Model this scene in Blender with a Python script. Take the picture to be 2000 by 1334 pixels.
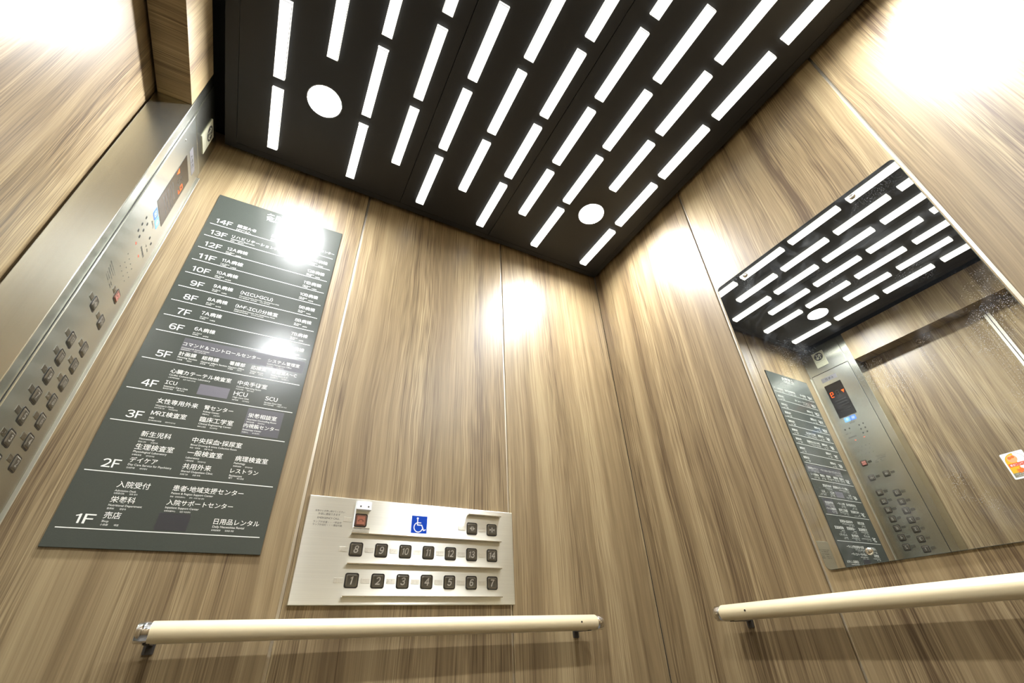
import bpy, bmesh, math, random
from mathutils import Matrix, Vector

random.seed(7)
C = bpy.context.scene.collection
for o in list(bpy.data.objects):
    bpy.data.objects.remove(o, do_unlink=True)

# ------------------------------------------------------------------ scale
S = 1.28          # metres per measuring unit
Z0 = 0.78         # height of the unit origin above the floor (m)


def m(x, y, z):
    return Vector((x * S, y * S, z * S + Z0))


# ------------------------------------------------------------------ camera
cam_d = bpy.data.cameras.new('camera')
cam = bpy.data.objects.new('camera', cam_d)
C.objects.link(cam)
right = Vector((0.8836, -0.4667, -0.0376))
down = Vector((0.2361, 0.5135, -0.8249))
fwd = Vector((0.4043, 0.7201, 0.5640))
cm = Matrix.Identity(4)
for i in range(3):
    cm[i][0] = right[i]
    cm[i][1] = -down[i]
    cm[i][2] = -fwd[i]
cm.translation = m(0, 0, 0)
cam.matrix_world = cm
cam_d.sensor_width = 36.0
cam_d.lens = 870.5 / 2000 * 36.0
cam_d.clip_start = 0.02
bpy.context.scene.camera = cam

# ------------------------------------------------------------------ world, exposure
w = bpy.data.worlds.new('world')
bpy.context.scene.world = w
w.use_nodes = True
w.node_tree.nodes['Background'].inputs[0].default_value = (0.02, 0.02, 0.02, 1)
w.node_tree.nodes['Background'].inputs[1].default_value = 1.0
vs = bpy.context.scene.view_settings
vs.view_transform = 'Standard'
vs.look = 'None'
vs.gamma = 1.0
vs.use_curve_mapping = False
vs.exposure = 0.25
BAR_E = 3.2        # light bars
SPOT_E = 860.0     # downlight lenses


# ------------------------------------------------------------------ materials
def new_mat(name):
    mt = bpy.data.materials.new(name)
    mt.use_nodes = True
    nt = mt.node_tree
    for n in list(nt.nodes):
        nt.nodes.remove(n)
    out = nt.nodes.new('ShaderNodeOutputMaterial')
    b = nt.nodes.new('ShaderNodeBsdfPrincipled')
    nt.links.new(b.outputs[0], out.inputs[0])
    return mt, nt, b, out


def plain(name, col, rough=0.5, metal=0.0, spec=0.5, coat=0.0, noise=0.0, nscale=60.0, trans=0.0):
    mt, nt, b, out = new_mat(name)
    b.inputs['Base Color'].default_value = (*col, 1)
    b.inputs['Roughness'].default_value = rough
    b.inputs['Metallic'].default_value = metal
    b.inputs['Specular IOR Level'].default_value = spec
    b.inputs['Coat Weight'].default_value = coat
    b.inputs['Coat Roughness'].default_value = 0.1
    b.inputs['Transmission Weight'].default_value = trans
    if noise:
        tc = nt.nodes.new('ShaderNodeTexCoord')
        n = nt.nodes.new('ShaderNodeTexNoise')
        n.inputs['Scale'].default_value = nscale
        n.inputs['Detail'].default_value = 4
        nt.links.new(tc.outputs['Object'], n.inputs['Vector'])
        r = nt.nodes.new('ShaderNodeMapRange')
        r.inputs['To Min'].default_value = 1 - noise
        r.inputs['To Max'].default_value = 1 + noise
        nt.links.new(n.outputs['Fac'], r.inputs['Value'])
        mx = nt.nodes.new('ShaderNodeMix')
        mx.data_type = 'RGBA'
        mx.blend_type = 'MULTIPLY'
        mx.inputs[0].default_value = 1
        mx.inputs[6].default_value = (*col, 1)
        nt.links.new(r.outputs[0], mx.inputs[7])
        nt.links.new(mx.outputs[2], b.inputs['Base Color'])
    return mt


def emit(name, col, strength):
    mt, nt, b, out = new_mat(name)
    b.inputs['Base Color'].default_value = (*[min(1, c) * 0.8 for c in col], 1)
    b.inputs['Roughness'].default_value = 0.4
    b.inputs['Emission Color'].default_value = (*col, 1)
    b.inputs['Emission Strength'].default_value = strength
    return mt


def math_node(nt, op, a, bb):
    n = nt.nodes.new('ShaderNodeMath')
    n.operation = op
    for i, v in enumerate((a, bb)):
        if isinstance(v, (int, float)):
            n.inputs[i].default_value = v
        else:
            nt.links.new(v, n.inputs[i])
    return n.outputs[0]


def wood(name, along='z', rough=0.40, seed=0.0):
    """Laminate with straight grain; `along` is the axis the grain runs in."""
    mt, nt, b, out = new_mat(name)
    L = nt.links.new
    tc = nt.nodes.new('ShaderNodeTexCoord')
    sp = nt.nodes.new('ShaderNodeSeparateXYZ')
    L(tc.outputs['Object'], sp.inputs[0])
    oi = nt.nodes.new('ShaderNodeObjectInfo')
    rnd = math_node(nt, 'MULTIPLY', oi.outputs['Random'], 37.0)
    rnd = math_node(nt, 'ADD', rnd, seed)
    if along == 'z':
        u = math_node(nt, 'ADD', sp.outputs['X'], math_node(nt, 'MULTIPLY', sp.outputs['Y'], 0.97))
        v = sp.outputs['Z']
    else:
        u = math_node(nt, 'ADD', sp.outputs['Y'], sp.outputs['Z'])
        v = sp.outputs['X']
    u = math_node(nt, 'ADD', u, rnd)

    def tex(su, sv, detail, rough_=0.55, dist=0.0, off=0.0):
        cb = nt.nodes.new('ShaderNodeCombineXYZ')
        L(math_node(nt, 'MULTIPLY', u, su), cb.inputs[0])
        L(math_node(nt, 'MULTIPLY', v, sv), cb.inputs[1])
        cb.inputs[2].default_value = off
        n = nt.nodes.new('ShaderNodeTexNoise')
        n.inputs['Scale'].default_value = 1.0
        n.inputs['Detail'].default_value = detail
        n.inputs['Roughness'].default_value = rough_
        n.inputs['Distortion'].default_value = dist
        L(cb.outputs[0], n.inputs['Vector'])
        return n.outputs['Fac']

    warp = tex(2.6, 1.3, 2, 0.5, 0.0, 1.7)
    u = math_node(nt, 'ADD', u, math_node(nt, 'MULTIPLY', math_node(nt, 'SUBTRACT', warp, 0.5), 0.045))
    broad = tex(11.0, 0.30, 2, 0.5, 0.0)
    band = tex(30.0, 0.35, 2, 0.55, 0.0, 3.1)
    fine = tex(270.0, 1.8, 2, 0.65, 0.0, 7.7)
    pore = tex(460.0, 9.0, 1, 0.5, 0.0, 5.2)
    mask = tex(16.0, 0.5, 1, 0.5, 0.0, 12.2)
    cath = tex(4.0, 0.5, 1, 0.4, 0.0, 9.4)
    rings = math_node(nt, 'SINE', math_node(nt, 'MULTIPLY', cath, 150.0), 0)
    mk_ = nt.nodes.new('ShaderNodeMapRange')
    mk_.inputs['From Min'].default_value = 0.36
    mk_.inputs['From Max'].default_value = 0.66
    mk_.inputs['To Min'].default_value = 0.35
    mk_.inputs['To Max'].default_value = 1.25
    L(mask, mk_.inputs['Value'])
    # weighted sum centred on 0.5
    t = math_node(nt, 'MULTIPLY', math_node(nt, 'SUBTRACT', broad, 0.5), 0.95)
    t = math_node(nt, 'ADD', t, math_node(nt, 'MULTIPLY', math_node(nt, 'SUBTRACT', band, 0.5), 0.62))
    l_ = math_node(nt, 'MULTIPLY', math_node(nt, 'SUBTRACT', fine, 0.5), 0.95)
    l_ = math_node(nt, 'ADD', l_, math_node(nt, 'MULTIPLY', math_node(nt, 'SUBTRACT', pore, 0.5), 0.75))
    l_ = math_node(nt, 'ADD', l_, math_node(nt, 'MULTIPLY', rings, 0.03))
    t = math_node(nt, 'ADD', t, math_node(nt, 'MULTIPLY', l_, mk_.outputs[0]))
    t = math_node(nt, 'ADD', t, 0.5)
    cr = nt.nodes.new('ShaderNodeValToRGB')
    L(t, cr.inputs[0])
    e = cr.color_ramp.elements
    e[0].position = 0.16
    e[0].color = (0.082, 0.052, 0.025, 1)
    e[1].position = 0.85
    e[1].color = (0.345, 0.267, 0.148, 1)
    k = cr.color_ramp.elements.new(0.5)
    k.color = (0.205, 0.148, 0.076, 1)
    L(cr.outputs[0], b.inputs['Base Color'])
    rr = nt.nodes.new('ShaderNodeMapRange')
    L(fine, rr.inputs['Value'])
    rr.inputs['To Min'].default_value = rough - 0.03
    rr.inputs['To Max'].default_value = rough + 0.06
    L(rr.outputs[0], b.inputs['Roughness'])
    b.inputs['Specular IOR Level'].default_value = 0.5
    bp = nt.nodes.new('ShaderNodeBump')
    bp.inputs['Strength'].default_value = 0.06
    bp.inputs['Distance'].default_value = 0.001
    L(fine, bp.inputs['Height'])
    L(bp.outputs[0], b.inputs['Normal'])
    return mt


def steel(name, col=(0.70, 0.70, 0.645), rough=0.30, aniso=0.75, axis='Y', hair='u', local=True):
    """Brushed stainless steel. hair='u': hairlines run sideways, 'v': they run up."""
    mt, nt, b, out = new_mat(name)
    L = nt.links.new
    tc = nt.nodes.new('ShaderNodeTexCoord')
    mp = nt.nodes.new('ShaderNodeMapping')
    if local:
        mp.inputs['Scale'].default_value = (6, 500, 6) if hair == 'u' else (500, 6, 6)
    else:
        mp.inputs['Scale'].default_value = (500, 500, 6)
    L(tc.outputs['Object'], mp.inputs[0])
    n = nt.nodes.new('ShaderNodeTexNoise')
    n.inputs['Scale'].default_value = 1.0
    n.inputs['Detail'].default_value = 2
    L(mp.outputs[0], n.inputs['Vector'])
    r = nt.nodes.new('ShaderNodeMapRange')
    r.inputs['To Min'].default_value = 0.92
    r.inputs['To Max'].default_value = 1.06
    L(n.outputs['Fac'], r.inputs['Value'])
    mx = nt.nodes.new('ShaderNodeMix')
    mx.data_type = 'RGBA'
    mx.blend_type = 'MULTIPLY'
    mx.inputs[0].default_value = 1
    mx.inputs[6].default_value = (*col, 1)
    L(r.outputs[0], mx.inputs[7])
    L(mx.outputs[2], b.inputs['Base Color'])
    b.inputs['Metallic'].default_value = 1
    b.inputs['Roughness'].default_value = rough
    b.inputs['Anisotropic'].default_value = aniso
    b.inputs['Anisotropic Rotation'].default_value = 0.25 if hair == 'u' else 0.0
    tg = nt.nodes.new('ShaderNodeTangent')
    tg.direction_type = 'RADIAL'
    tg.axis = axis
    L(tg.outputs[0], b.inputs['Tangent'])
    return mt


def mirror_mat(name):
    mt, nt, b, out = new_mat(name)
    L = nt.links.new
    b.inputs['Base Color'].default_value = (0.70, 0.72, 0.705, 1)
    b.inputs['Metallic'].default_value = 1
    b.inputs['Roughness'].default_value = 0.0
    d = nt.nodes.new('ShaderNodeBsdfDiffuse')
    d.inputs[0].default_value = (0.75, 0.8, 0.85, 1)
    tc = nt.nodes.new('ShaderNodeTexCoord')
    vor = nt.nodes.new('ShaderNodeTexVoronoi')
    vor.inputs['Scale'].default_value = 430
    L(tc.outputs['Object'], vor.inputs['Vector'])
    spk = nt.nodes.new('ShaderNodeMapRange')       # dust specks
    spk.inputs['From Min'].default_value = 0.14
    spk.inputs['From Max'].default_value = 0.26
    spk.inputs['To Min'].default_value = 1
    spk.inputs['To Max'].default_value = 0
    L(vor.outputs['Distance'], spk.inputs['Value'])
    n1 = nt.nodes.new('ShaderNodeTexNoise')        # where the dust sits
    n1.inputs['Scale'].default_value = 6.0
    n1.inputs['Detail'].default_value = 5
    L(tc.outputs['Object'], n1.inputs['Vector'])
    ms = nt.nodes.new('ShaderNodeMapRange')
    ms.inputs['From Min'].default_value = 0.50
    ms.inputs['From Max'].default_value = 0.72
    L(n1.outputs['Fac'], ms.inputs['Value'])
    n2 = nt.nodes.new('ShaderNodeTexNoise')        # wiped smears
    n2.inputs['Scale'].default_value = 11.0
    n2.inputs['Detail'].default_value = 6
    n2.inputs['Distortion'].default_value = 1.5
    L(tc.outputs['Object'], n2.inputs['Vector'])
    m2 = nt.nodes.new('ShaderNodeMapRange')
    m2.inputs['From Min'].default_value = 0.52
    m2.inputs['From Max'].default_value = 0.80
    m2.inputs['To Max'].default_value = 0.07
    L(n2.outputs['Fac'], m2.inputs['Value'])
    f = math_node(nt, 'MULTIPLY', spk.outputs[0], ms.outputs[0])
    f = math_node(nt, 'MULTIPLY', f, 0.75)
    f = math_node(nt, 'ADD', f, m2.outputs[0])
    f = math_node(nt, 'ADD', f, 0.006)
    mix = nt.nodes.new('ShaderNodeMixShader')
    L(f, mix.inputs[0])
    L(b.outputs[0], mix.inputs[1])
    L(d.outputs[0], mix.inputs[2])
    L(mix.outputs[0], out.inputs[0])
    return mt


M = {}
M['wood'] = wood('wood laminate')
M['wood_x'] = wood('wood laminate cross', along='x', seed=4.0)
M['black'] = plain('black ceiling paint', (0.010, 0.010, 0.011), 0.55, noise=0.15, nscale=400)
M['void'] = plain('dark gap', (0.006, 0.006, 0.006), 0.9)
M['strip'] = plain('satin joint metal', (0.72, 0.68, 0.58), 0.33, 0.9)
M['trim'] = plain('satin trim', (0.72, 0.71, 0.62), 0.32, 0.9)
M['edge_strip'] = plain('pale door edge metal', (0.86, 0.84, 0.74), 0.42, 0.6)
M['floor'] = plain('grey vinyl floor', (0.055, 0.05, 0.04), 0.45, noise=0.2, nscale=90)
M['column'] = steel('column steel', axis='Z', hair='v', local=False, rough=0.25, aniso=0.75, col=(0.545, 0.55, 0.48))
M['plate_v'] = steel('panel steel', axis='Y', hair='v', rough=0.26, aniso=0.7, col=(0.575, 0.59, 0.53))
M['plate_u'] = steel('low panel steel', col=(0.84, 0.845, 0.77), axis='Y', hair='u', rough=0.40, aniso=0.9)
M['chrome'] = plain('chrome', (0.78, 0.78, 0.78), 0.08, 1.0)
M['screw'] = plain('screw steel', (0.5, 0.5, 0.48), 0.25, 1.0)
M['bracket'] = plain('dark bracket', (0.05, 0.045, 0.04), 0.4, 0.5)
M['dark_screw'] = plain('dark screw', (0.03, 0.025, 0.02), 0.5, 0.3)
M['cream'] = plain('cream vinyl', (0.78, 0.68, 0.45), 0.30, coat=0.25, noise=0.03, nscale=30)
M['sign'] = plain('dark green sign face', (0.055, 0.063, 0.054), 0.21, noise=0.10, nscale=500)
M['ink'] = plain('white sign ink', (0.80, 0.81, 0.76), 0.45)
M['patch'] = plain('purple grey cover film', (0.066, 0.066, 0.074), 0.35, noise=0.12, nscale=500)
M['patch_light'] = plain('pale purple cover film', (0.120, 0.115, 0.135), 0.35, noise=0.12, nscale=500)
M['patch_dark'] = plain('dark cover film', (0.035, 0.035, 0.038), 0.35, noise=0.12, nscale=500)
M['bezel'] = plain('black bezel', (0.012, 0.011, 0.009), 0.35)
M['button'] = plain('smoked button', (0.090, 0.078, 0.056), 0.20, coat=0.3)
M['button_face'] = plain('smoked button face', (0.050, 0.044, 0.031), 0.30)
M['red'] = plain('red button face', (0.36, 0.13, 0.08), 0.35)
M['red_rim'] = plain('smoked red rim', (0.15, 0.07, 0.045), 0.25, coat=0.3)
M['pale_red'] = plain('pale red button', (0.42, 0.17, 0.14), 0.35)
M['digit'] = plain('button numeral', (0.30, 0.28, 0.23), 0.5)
M['braille'] = steel('braille plate steel', col=(0.74, 0.73, 0.65), rough=0.38, aniso=0.8)
M['braille_dark'] = steel('dark braille plate steel', col=(0.27, 0.26, 0.22), rough=0.30, aniso=0.5)
M['ledge'] = plain('polished ledge', (0.66, 0.63, 0.56), 0.16, 1.0)
M['white'] = plain('white plastic', (0.74, 0.76, 0.78), 0.35)
M['print'] = plain('black print', (0.025, 0.024, 0.022), 0.6)
M['red_print'] = plain('red print', (0.55, 0.13, 0.08), 0.6)
M['blue'] = plain('blue sticker', (0.003, 0.045, 0.36), 0.45, spec=0.15)
M['blue_icon'] = plain('blue icon', (0.05, 0.16, 0.62), 0.4)
M['sky_icon'] = plain('sky blue icon', (0.14, 0.36, 0.78), 0.4)
M['white_ink'] = plain('white ink', (0.82, 0.84, 0.85), 0.45)
M['display'] = plain('display window', (0.012, 0.010, 0.009), 0.12)
M['ghost'] = plain('unlit segment', (0.022, 0.021, 0.020), 0.3)
M['led'] = emit('orange led', (1.0, 0.075, 0.002), 1.35)
M['label_grey'] = plain('grey label', (0.15, 0.145, 0.15), 0.45)
M['plaque'] = plain('pale plaque', (0.42, 0.42, 0.31), 0.4)
M['bar'] = emit('light bar diffuser', (1.0, 0.985, 0.93), BAR_E)
M['bar_side'] = emit('light bar acrylic', (1.0, 1.0, 0.93), 1.4)
M['seam'] = plain('grey seam', (0.16, 0.16, 0.15), 0.5)
M['spot'] = emit('downlight lens', (0.97, 0.98, 1.0), SPOT_E)
M['spot_ring'] = plain('downlight ring', (0.22, 0.22, 0.23), 0.5)
M['mirror'] = mirror_mat('silvered mirror')
M['mirror_edge'] = plain('mirror edge', (0.10, 0.11, 0.10), 0.2, 0.4)
M['st_yellow'] = plain('sticker yellow', (0.85, 0.45, 0.01), 0.45)
M['st_orange'] = plain('sticker orange', (0.85, 0.17, 0.02), 0.45)
M['st_peach'] = plain('sticker peach', (0.88, 0.40, 0.18), 0.45)
M['st_red'] = plain('sticker red', (0.72, 0.08, 0.02), 0.45)
M['st_grey'] = plain('sticker grey', (0.22, 0.20, 0.13), 0.45)


# ------------------------------------------------------------------ mesh builder
class MB:
    """Collects geometry in a wall frame: u right, v up, n out of the surface.
    u and v are given in measuring units, n in millimetres."""

    def __init__(self, u0=0.0, v0=0.0, s=S):
        self.u0, self.v0, self.s = u0, v0, s
        self.v, self.f = [], []

    def p(self, u, v, n):
        self.v.append(((u - self.u0) * self.s, (v - self.v0) * self.s, n / 1000.0))
        return len(self.v) - 1

    def loops(self, outlines, cap0=True, cap1=True):
        """outlines: list of (list of (u,v), n)"""
        ids = [[self.p(a, b, n) for a, b in pts] for pts, n in outlines]
        k = len(ids[0])
        for A, B in zip(ids, ids[1:]):
            for i in range(k):
                j = (i + 1) % k
                self.f.append((A[i], A[j], B[j], B[i]))
        if cap0:
            self.f.append(tuple(reversed(ids[0])))
        if cap1:
            self.f.append(tuple(ids[-1]))
        return self

    @staticmethod
    def rr(u0, u1, v0, v1, r, seg=5):
        r = min(r, (u1 - u0) / 2 - 1e-6, (v1 - v0) / 2 - 1e-6)
        if r <= 0:
            return [(u0, v0), (u1, v0), (u1, v1), (u0, v1)]
        pts = []
        for cu, cv, a0 in ((u1 - r, v0 + r, -90), (u1 - r, v1 - r, 0), (u0 + r, v1 - r, 90), (u0 + r, v0 + r, 180)):
            for i in range(seg + 1):
                a = math.radians(a0 + 90 * i / seg)
                pts.append((cu + r * math.cos(a), cv + r * math.sin(a)))
        return pts

    def rect(self, u0, u1, v0, v1, n0, n1, r=0.0, ch=0.0, seg=5):
        """rounded plate from n0 to n1 (mm) with a chamfer ch (mm) on the front edge"""
        c = ch / 1000.0 / self.s
        o = [(self.rr(u0, u1, v0, v1, r, seg), n0)]
        if ch:
            o.append((self.rr(u0, u1, v0, v1, r, seg), n1 - ch))
            o.append((self.rr(u0 + c * .3, u1 - c * .3, v0 + c * .3, v1 - c * .3, max(r - c * .3, 0), seg), n1 - ch * .35))
            o.append((self.rr(u0 + c, u1 - c, v0 + c, v1 - c, max(r - c, 1e-5) if r else 0, seg), n1))
        else:
            o.append((self.rr(u0, u1, v0, v1, r, seg), n1))
        return self.loops(o)

    def frame(self, u0, u1, v0, v1, wd, n0, n1, r=0.0, seg=5):
        """flat ring"""
        A = self.rr(u0, u1, v0, v1, r, seg)
        B = self.rr(u0 + wd, u1 - wd, v0 + wd, v1 - wd, max(r - wd, 1e-5), seg)
        self.loops([(A, n0), (A, n1), (B, n1), (B, n0)], False, False)
        return self

    def disc(self, cu, cv, r, n0, n1, seg=20, dome=0.0):
        def ring(rad):
            return [(cu + rad * math.cos(2 * math.pi * i / seg), cv + rad * math.sin(2 * math.pi * i / seg)) for i in range(seg)]
        o = [(ring(r), n0), (ring(r), n1)]
        if dome:
            for t in (.3, .6, .85):
                o.append((ring(r * math.cos(t * math.pi / 2)), n1 + dome * math.sin(t * math.pi / 2)))
        return self.loops(o)

    def poly(self, pts, n0, n1):
        a = sum(p[0] * q[1] - q[0] * p[1] for p, q in zip(pts, pts[1:] + pts[:1]))
        if a < 0:
            pts = pts[::-1]
        return self.loops([(pts, n0), (pts, n1)])

    def stroke(self, pts, wd, n0, n1, caps=True):
        for (a, b), (c, d) in zip(pts, pts[1:]):
            L = math.hypot(c - a, d - b) or 1e-9
            x, y = -(d - b) / L * wd / 2, (c - a) / L * wd / 2
            self.poly([(a + x, b + y), (a - x, b - y), (c - x, d - y), (c + x, d + y)], n0, n1)
        if caps:
            for a, b in pts:
                self.disc(a, b, wd / 2, n0, n1 + 0.002, seg=10)
        return self

    def text(self, s, u0, v0, n, width=None, height=None, bold=0.0, shear=0.0, align='l', xs=1.0, maxh=None, sign=False):
        """text with its lower left (or right / centre) corner at u0,v0"""
        vs_, fs, (bx0, by0, bx1, by1) = (compose if sign else glyphs)(s, bold, shear)
        bw, bh = bx1 - bx0, by1 - by0
        if width:
            sx = width / bw
            sy = sx if not height else height / bh
        else:
            sy = height / bh
            sx = sy * xs
        if maxh and sy * bh > maxh:
            sy = maxh / bh
        sh = {'l': 0, 'r': bw * sx, 'c': bw * sx / 2}[align]
        k = len(self.v)
        for x, y in vs_:
            self.p(u0 - sh + (x - bx0) * sx, v0 + (y - by0) * sy, n)
        for f in fs:
            self.f.append(tuple(k + i for i in f))
        return self

    def build(self, name, mat, parent=None, smooth=False, mats=None):
        me = bpy.data.meshes.new(name)
        me.from_pydata(self.v, [], self.f)
        me.validate()
        me.update()
        me.materials.append(mat)
        if smooth:
            for p in me.polygons:
                p.use_smooth = True
        o = bpy.data.objects.new(name, me)
        C.objects.link(o)
        if parent:
            o.parent = parent
        return o


_gl = {}


def glyphs(s, bold=0.0, shear=0.0):
    key = (s, bold, shear)
    if key in _gl:
        return _gl[key]
    cu = bpy.data.curves.new('lettering', 'FONT')
    cu.body = s
    cu.offset = bold
    cu.shear = shear
    cu.resolution_u = 3
    cu.fill_mode = 'FRONT'
    ob = bpy.data.objects.new('lettering', cu)
    C.objects.link(ob)
    dg = bpy.context.evaluated_depsgraph_get()
    me = bpy.data.meshes.new_from_object(ob.evaluated_get(dg))
    vs_ = [(v.co.x, v.co.y) for v in me.vertices]
    fs = []
    for p in me.polygons:
        idx = list(p.vertices)
        a = sum(vs_[i][0] * vs_[j][1] - vs_[j][0] * vs_[i][1] for i, j in zip(idx, idx[1:] + idx[:1]))
        fs.append(idx if a > 0 else idx[::-1])
    xs = [v[0] for v in vs_]
    ys = [v[1] for v in vs_]
    bpy.data.objects.remove(ob, do_unlink=True)
    bpy.data.meshes.remove(me)
    bpy.data.curves.remove(cu)
    _gl[key] = (vs_, fs, (min(xs), min(ys), max(xs), max(ys)))
    return _gl[key]


def compose(s, bold=0.0, shear=0.0):
    """signboard lettering: wide sans figures and capitals set close, kana and kanji on the full square"""
    key = ('sign', s, bold, shear)
    if key in _gl:
        return _gl[key]
    V, Fc, x = [], [], 0.0
    for ch in s:
        if ch == ' ':
            x += .28
            continue
        if ch == '1':
            o = bold
            pts = [(.155 - o, 0), (.235 + o, 0), (.235 + o, .735), (.170 - o * .5, .735), (.120, .665), (0, .618),
                   (0, .555 - o * 2), (.155 - o, .605 - o * 2)]
            ar = sum(p[0] * q[1] - q[0] * p[1] for p, q in zip(pts, pts[1:] + pts[:1]))
            vs_, bx = (pts if ar > 0 else pts[::-1]), (0, 0, .235 + o, .735)
            fs = [list(range(len(pts)))]
            own = True
        elif ch == '-':
            vs_, fs, bx = glyphs(ch, bold, 0.0)
            own = True
        elif '!' <= ch <= '~':
            vs_, fs, bx = glyphs(chr(ord(ch) + 0xFEE0), bold, 0.0)
            own = True
        else:
            vs_, fs, bx = glyphs(ch, bold, 0.0)
            own = ch == '・'
        dx = x - bx[0] if own else x
        k = len(V)
        V += [(a + dx + shear * b, b) for a, b in vs_]
        Fc += [[k + i for i in f] for f in fs]
        x += (bx[2] - bx[0] + .085) if own else 1.0
        if ch == '1':
            x += .05
    xs = [v[0] for v in V]
    ys = [v[1] for v in V]
    _gl[key] = (V, Fc, (min(xs), min(ys), max(xs), max(ys)))
    return _gl[key]


AX = {'left': (Vector((1, 0, 0)), Vector((0, 0, 1)), Vector((0, -1, 0))),      # sign wall, facing the cab
      'front': (Vector((0, 1, 0)), Vector((0, 0, 1)), Vector((1, 0, 0))),      # door side
      'back': (Vector((0, -1, 0)), Vector((0, 0, 1)), Vector((-1, 0, 0))),     # mirror wall
      'ceiling': (Vector((1, 0, 0)), Vector((0, -1, 0)), Vector((0, 0, -1)))}


def frame(side, origin):
    u, v, n = AX[side]
    mt = Matrix.Identity(4)
    for i in range(3):
        mt[i][0], mt[i][1], mt[i][2] = u[i], v[i], n[i]
    mt.translation = origin
    return mt


def thing(name, label, cat, mtx, group=None):
    o = bpy.data.objects.new(name, None)
    o.empty_display_size = 0.05
    C.objects.link(o)
    o.matrix_world = mtx
    o['label'] = label
    o['category'] = cat
    if group:
        o['group'] = group
    return o


def copy_tree(o, parent=None):
    c = o.copy()
    C.objects.link(c)
    if parent:
        c.parent = parent
    for ch in list(o.children):
        copy_tree(ch, c)
    return c


def wbox(bm, a, b):
    """axis aligned box between two unit points, world coordinates"""
    p, q = m(*a), m(*b)
    lo = [min(p[i], q[i]) for i in range(3)]
    hi = [max(p[i], q[i]) for i in range(3)]
    vs_ = [bm.verts.new((x, y, z)) for x in (lo[0], hi[0]) for y in (lo[1], hi[1]) for z in (lo[2], hi[2])]
    for f in ((0, 1, 3, 2), (4, 6, 7, 5), (0, 4, 5, 1), (2, 3, 7, 6), (0, 2, 6, 4), (1, 5, 7, 3)):
        bm.faces.new([vs_[i] for i in f])


def solid(name, boxes, mat, parent=None, kind=None, bevel=0.0):
    bm = bmesh.new()
    for a, b in boxes:
        wbox(bm, a, b)
    me = bpy.data.meshes.new(name)
    bm.normal_update()
    bmesh.ops.recalc_face_normals(bm, faces=bm.faces)
    bm.to_mesh(me)
    bm.free()
    me.materials.append(mat)
    o = bpy.data.objects.new(name, me)
    C.objects.link(o)
    if parent:
        o.parent = parent
    if kind:
        o['kind'] = kind
    if bevel:
        b = o.modifiers.new('soft edge', 'BEVEL')
        b.width = bevel
        b.segments = 2
    return o


# ------------------------------------------------------------------ the room (units)
XF, XB = -0.3560, 0.9513          # front return face, back wall
YL, YR = 1.0, -0.357              # sign wall, opposite wall
ZF = -Z0 / S                      # floor
ZC = 1.185                        # ceiling
ZT = 1.24                         # top of the wall panels
JY = 0.787                        # door opening edge (sign side)
JR = 2 * 0.335 - JY              # door opening edge (other side)
XD = -0.4288                      # face of the doors
XJ = -0.4248                      # inner end of the jambs
G = 0.0028                        # half width of a panel joint
T = 0.012                         # panel thickness

solid('floor', [((-0.53, YR - .04, ZF - .03), (XB + .04, YL + .04, ZF))], M['floor'], kind='structure')


def panel_wall(name, seams, lo, hi, make):
    """dark backing plate, laminate panels with open joints, a metal strip in each joint"""
    wall = solid(name, [make(lo, hi, T, T + .02, ZF, ZT + .02)], M['void'], kind='structure')
    ed = [lo] + seams + [hi]
    for i, (a, b) in enumerate(zip(ed, ed[1:])):
        a2 = a + (G if i else 0)
        b2 = b - (G if i < len(ed) - 2 else 0)
        solid('wall_panel', [make(a2, b2, 0, T, ZF, ZT)], M['wood'], wall, bevel=0.0012)
    for s_ in seams:
        solid('joint_strip', [make(s_ - G * .98, s_ + G * .98, T * .30, T, ZF, ZT)], M['strip'], wall)
    return wall


panel_wall('wall_left', [0.0665, 0.5312], -0.53, XB,
           lambda a, b, d0, d1, z0, z1: ((a, YL + d0, z0), (b, YL + d1, z1)))
panel_wall('wall_back', [0.0944, 0.5474], YR, YL - .0015,
           lambda a, b, d0, d1, z0, z1: ((XB + d0, a, z0), (XB + d1, b, z1)))
panel_wall('wall_right', [0.0665, 0.5312], -0.53, XB,
           lambda a, b, d0, d1, z0, z1: ((a, YR - d0, z0), (b, YR - d1, z1)))

# door side: steel returns, header, doors
wf = solid('wall_front', [((-0.525, YR - .02, ZF), (-0.505, YL + .02, ZT + .02)),
                          ((-0.505, YR, 1.10), (-0.46, YL, ZT + .02))], M['void'], kind='structure')
col = solid('steel_column', [((XJ, JY, ZF), (XF, YL - .0005, 1.178))], M['column'], wf, bevel=0.0015)
solid('steel_column', [((XJ, YR + .0005, ZF), (XF, JR, 1.178))], M['column'], wf, bevel=0.0015)
hd = solid('header', [((-0.4225, JR + .0004, 1.0365), (-0.3576, JY - .0004, 1.178))], M['wood'], wf)
solid('header_soffit', [((-0.4225, JR + .0004, 1.0350), (-0.3577, JY - .0004, 1.0365))], M['wood_x'], hd)
DC = 0.335
for i, (a, b) in enumerate(((DC + .0012, JY + .03), (JR - .03, DC - .0012))):
    d = solid('door_%d' % (i + 1), [((XD - .022, a, ZF + .004), (XD, b, 1.075))], M['wood'], kind='structure', bevel=0.001)
    e0 = (a, a + .0085) if i == 0 else (b - .0085, b)
    solid('edge_strip', [((XD, e0[0], ZF + .004), (XD + .003, e0[1], 1.004))], M['edge_strip'], d, bevel=0.0006)

# upper cover plate of the sign side return, angle trim where the return meets the sign wall
solid('cover_plate', [((XF, 0.8155, 1.0410), (XF + .0030, 0.9885, 1.176))], M['column'], col, bevel=0.0012)

solid('corner_trim', [((XF, YL - .0022, ZF), (-0.3495, YL, 1.036))], M['trim'], col, bevel=0.0006)

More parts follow.
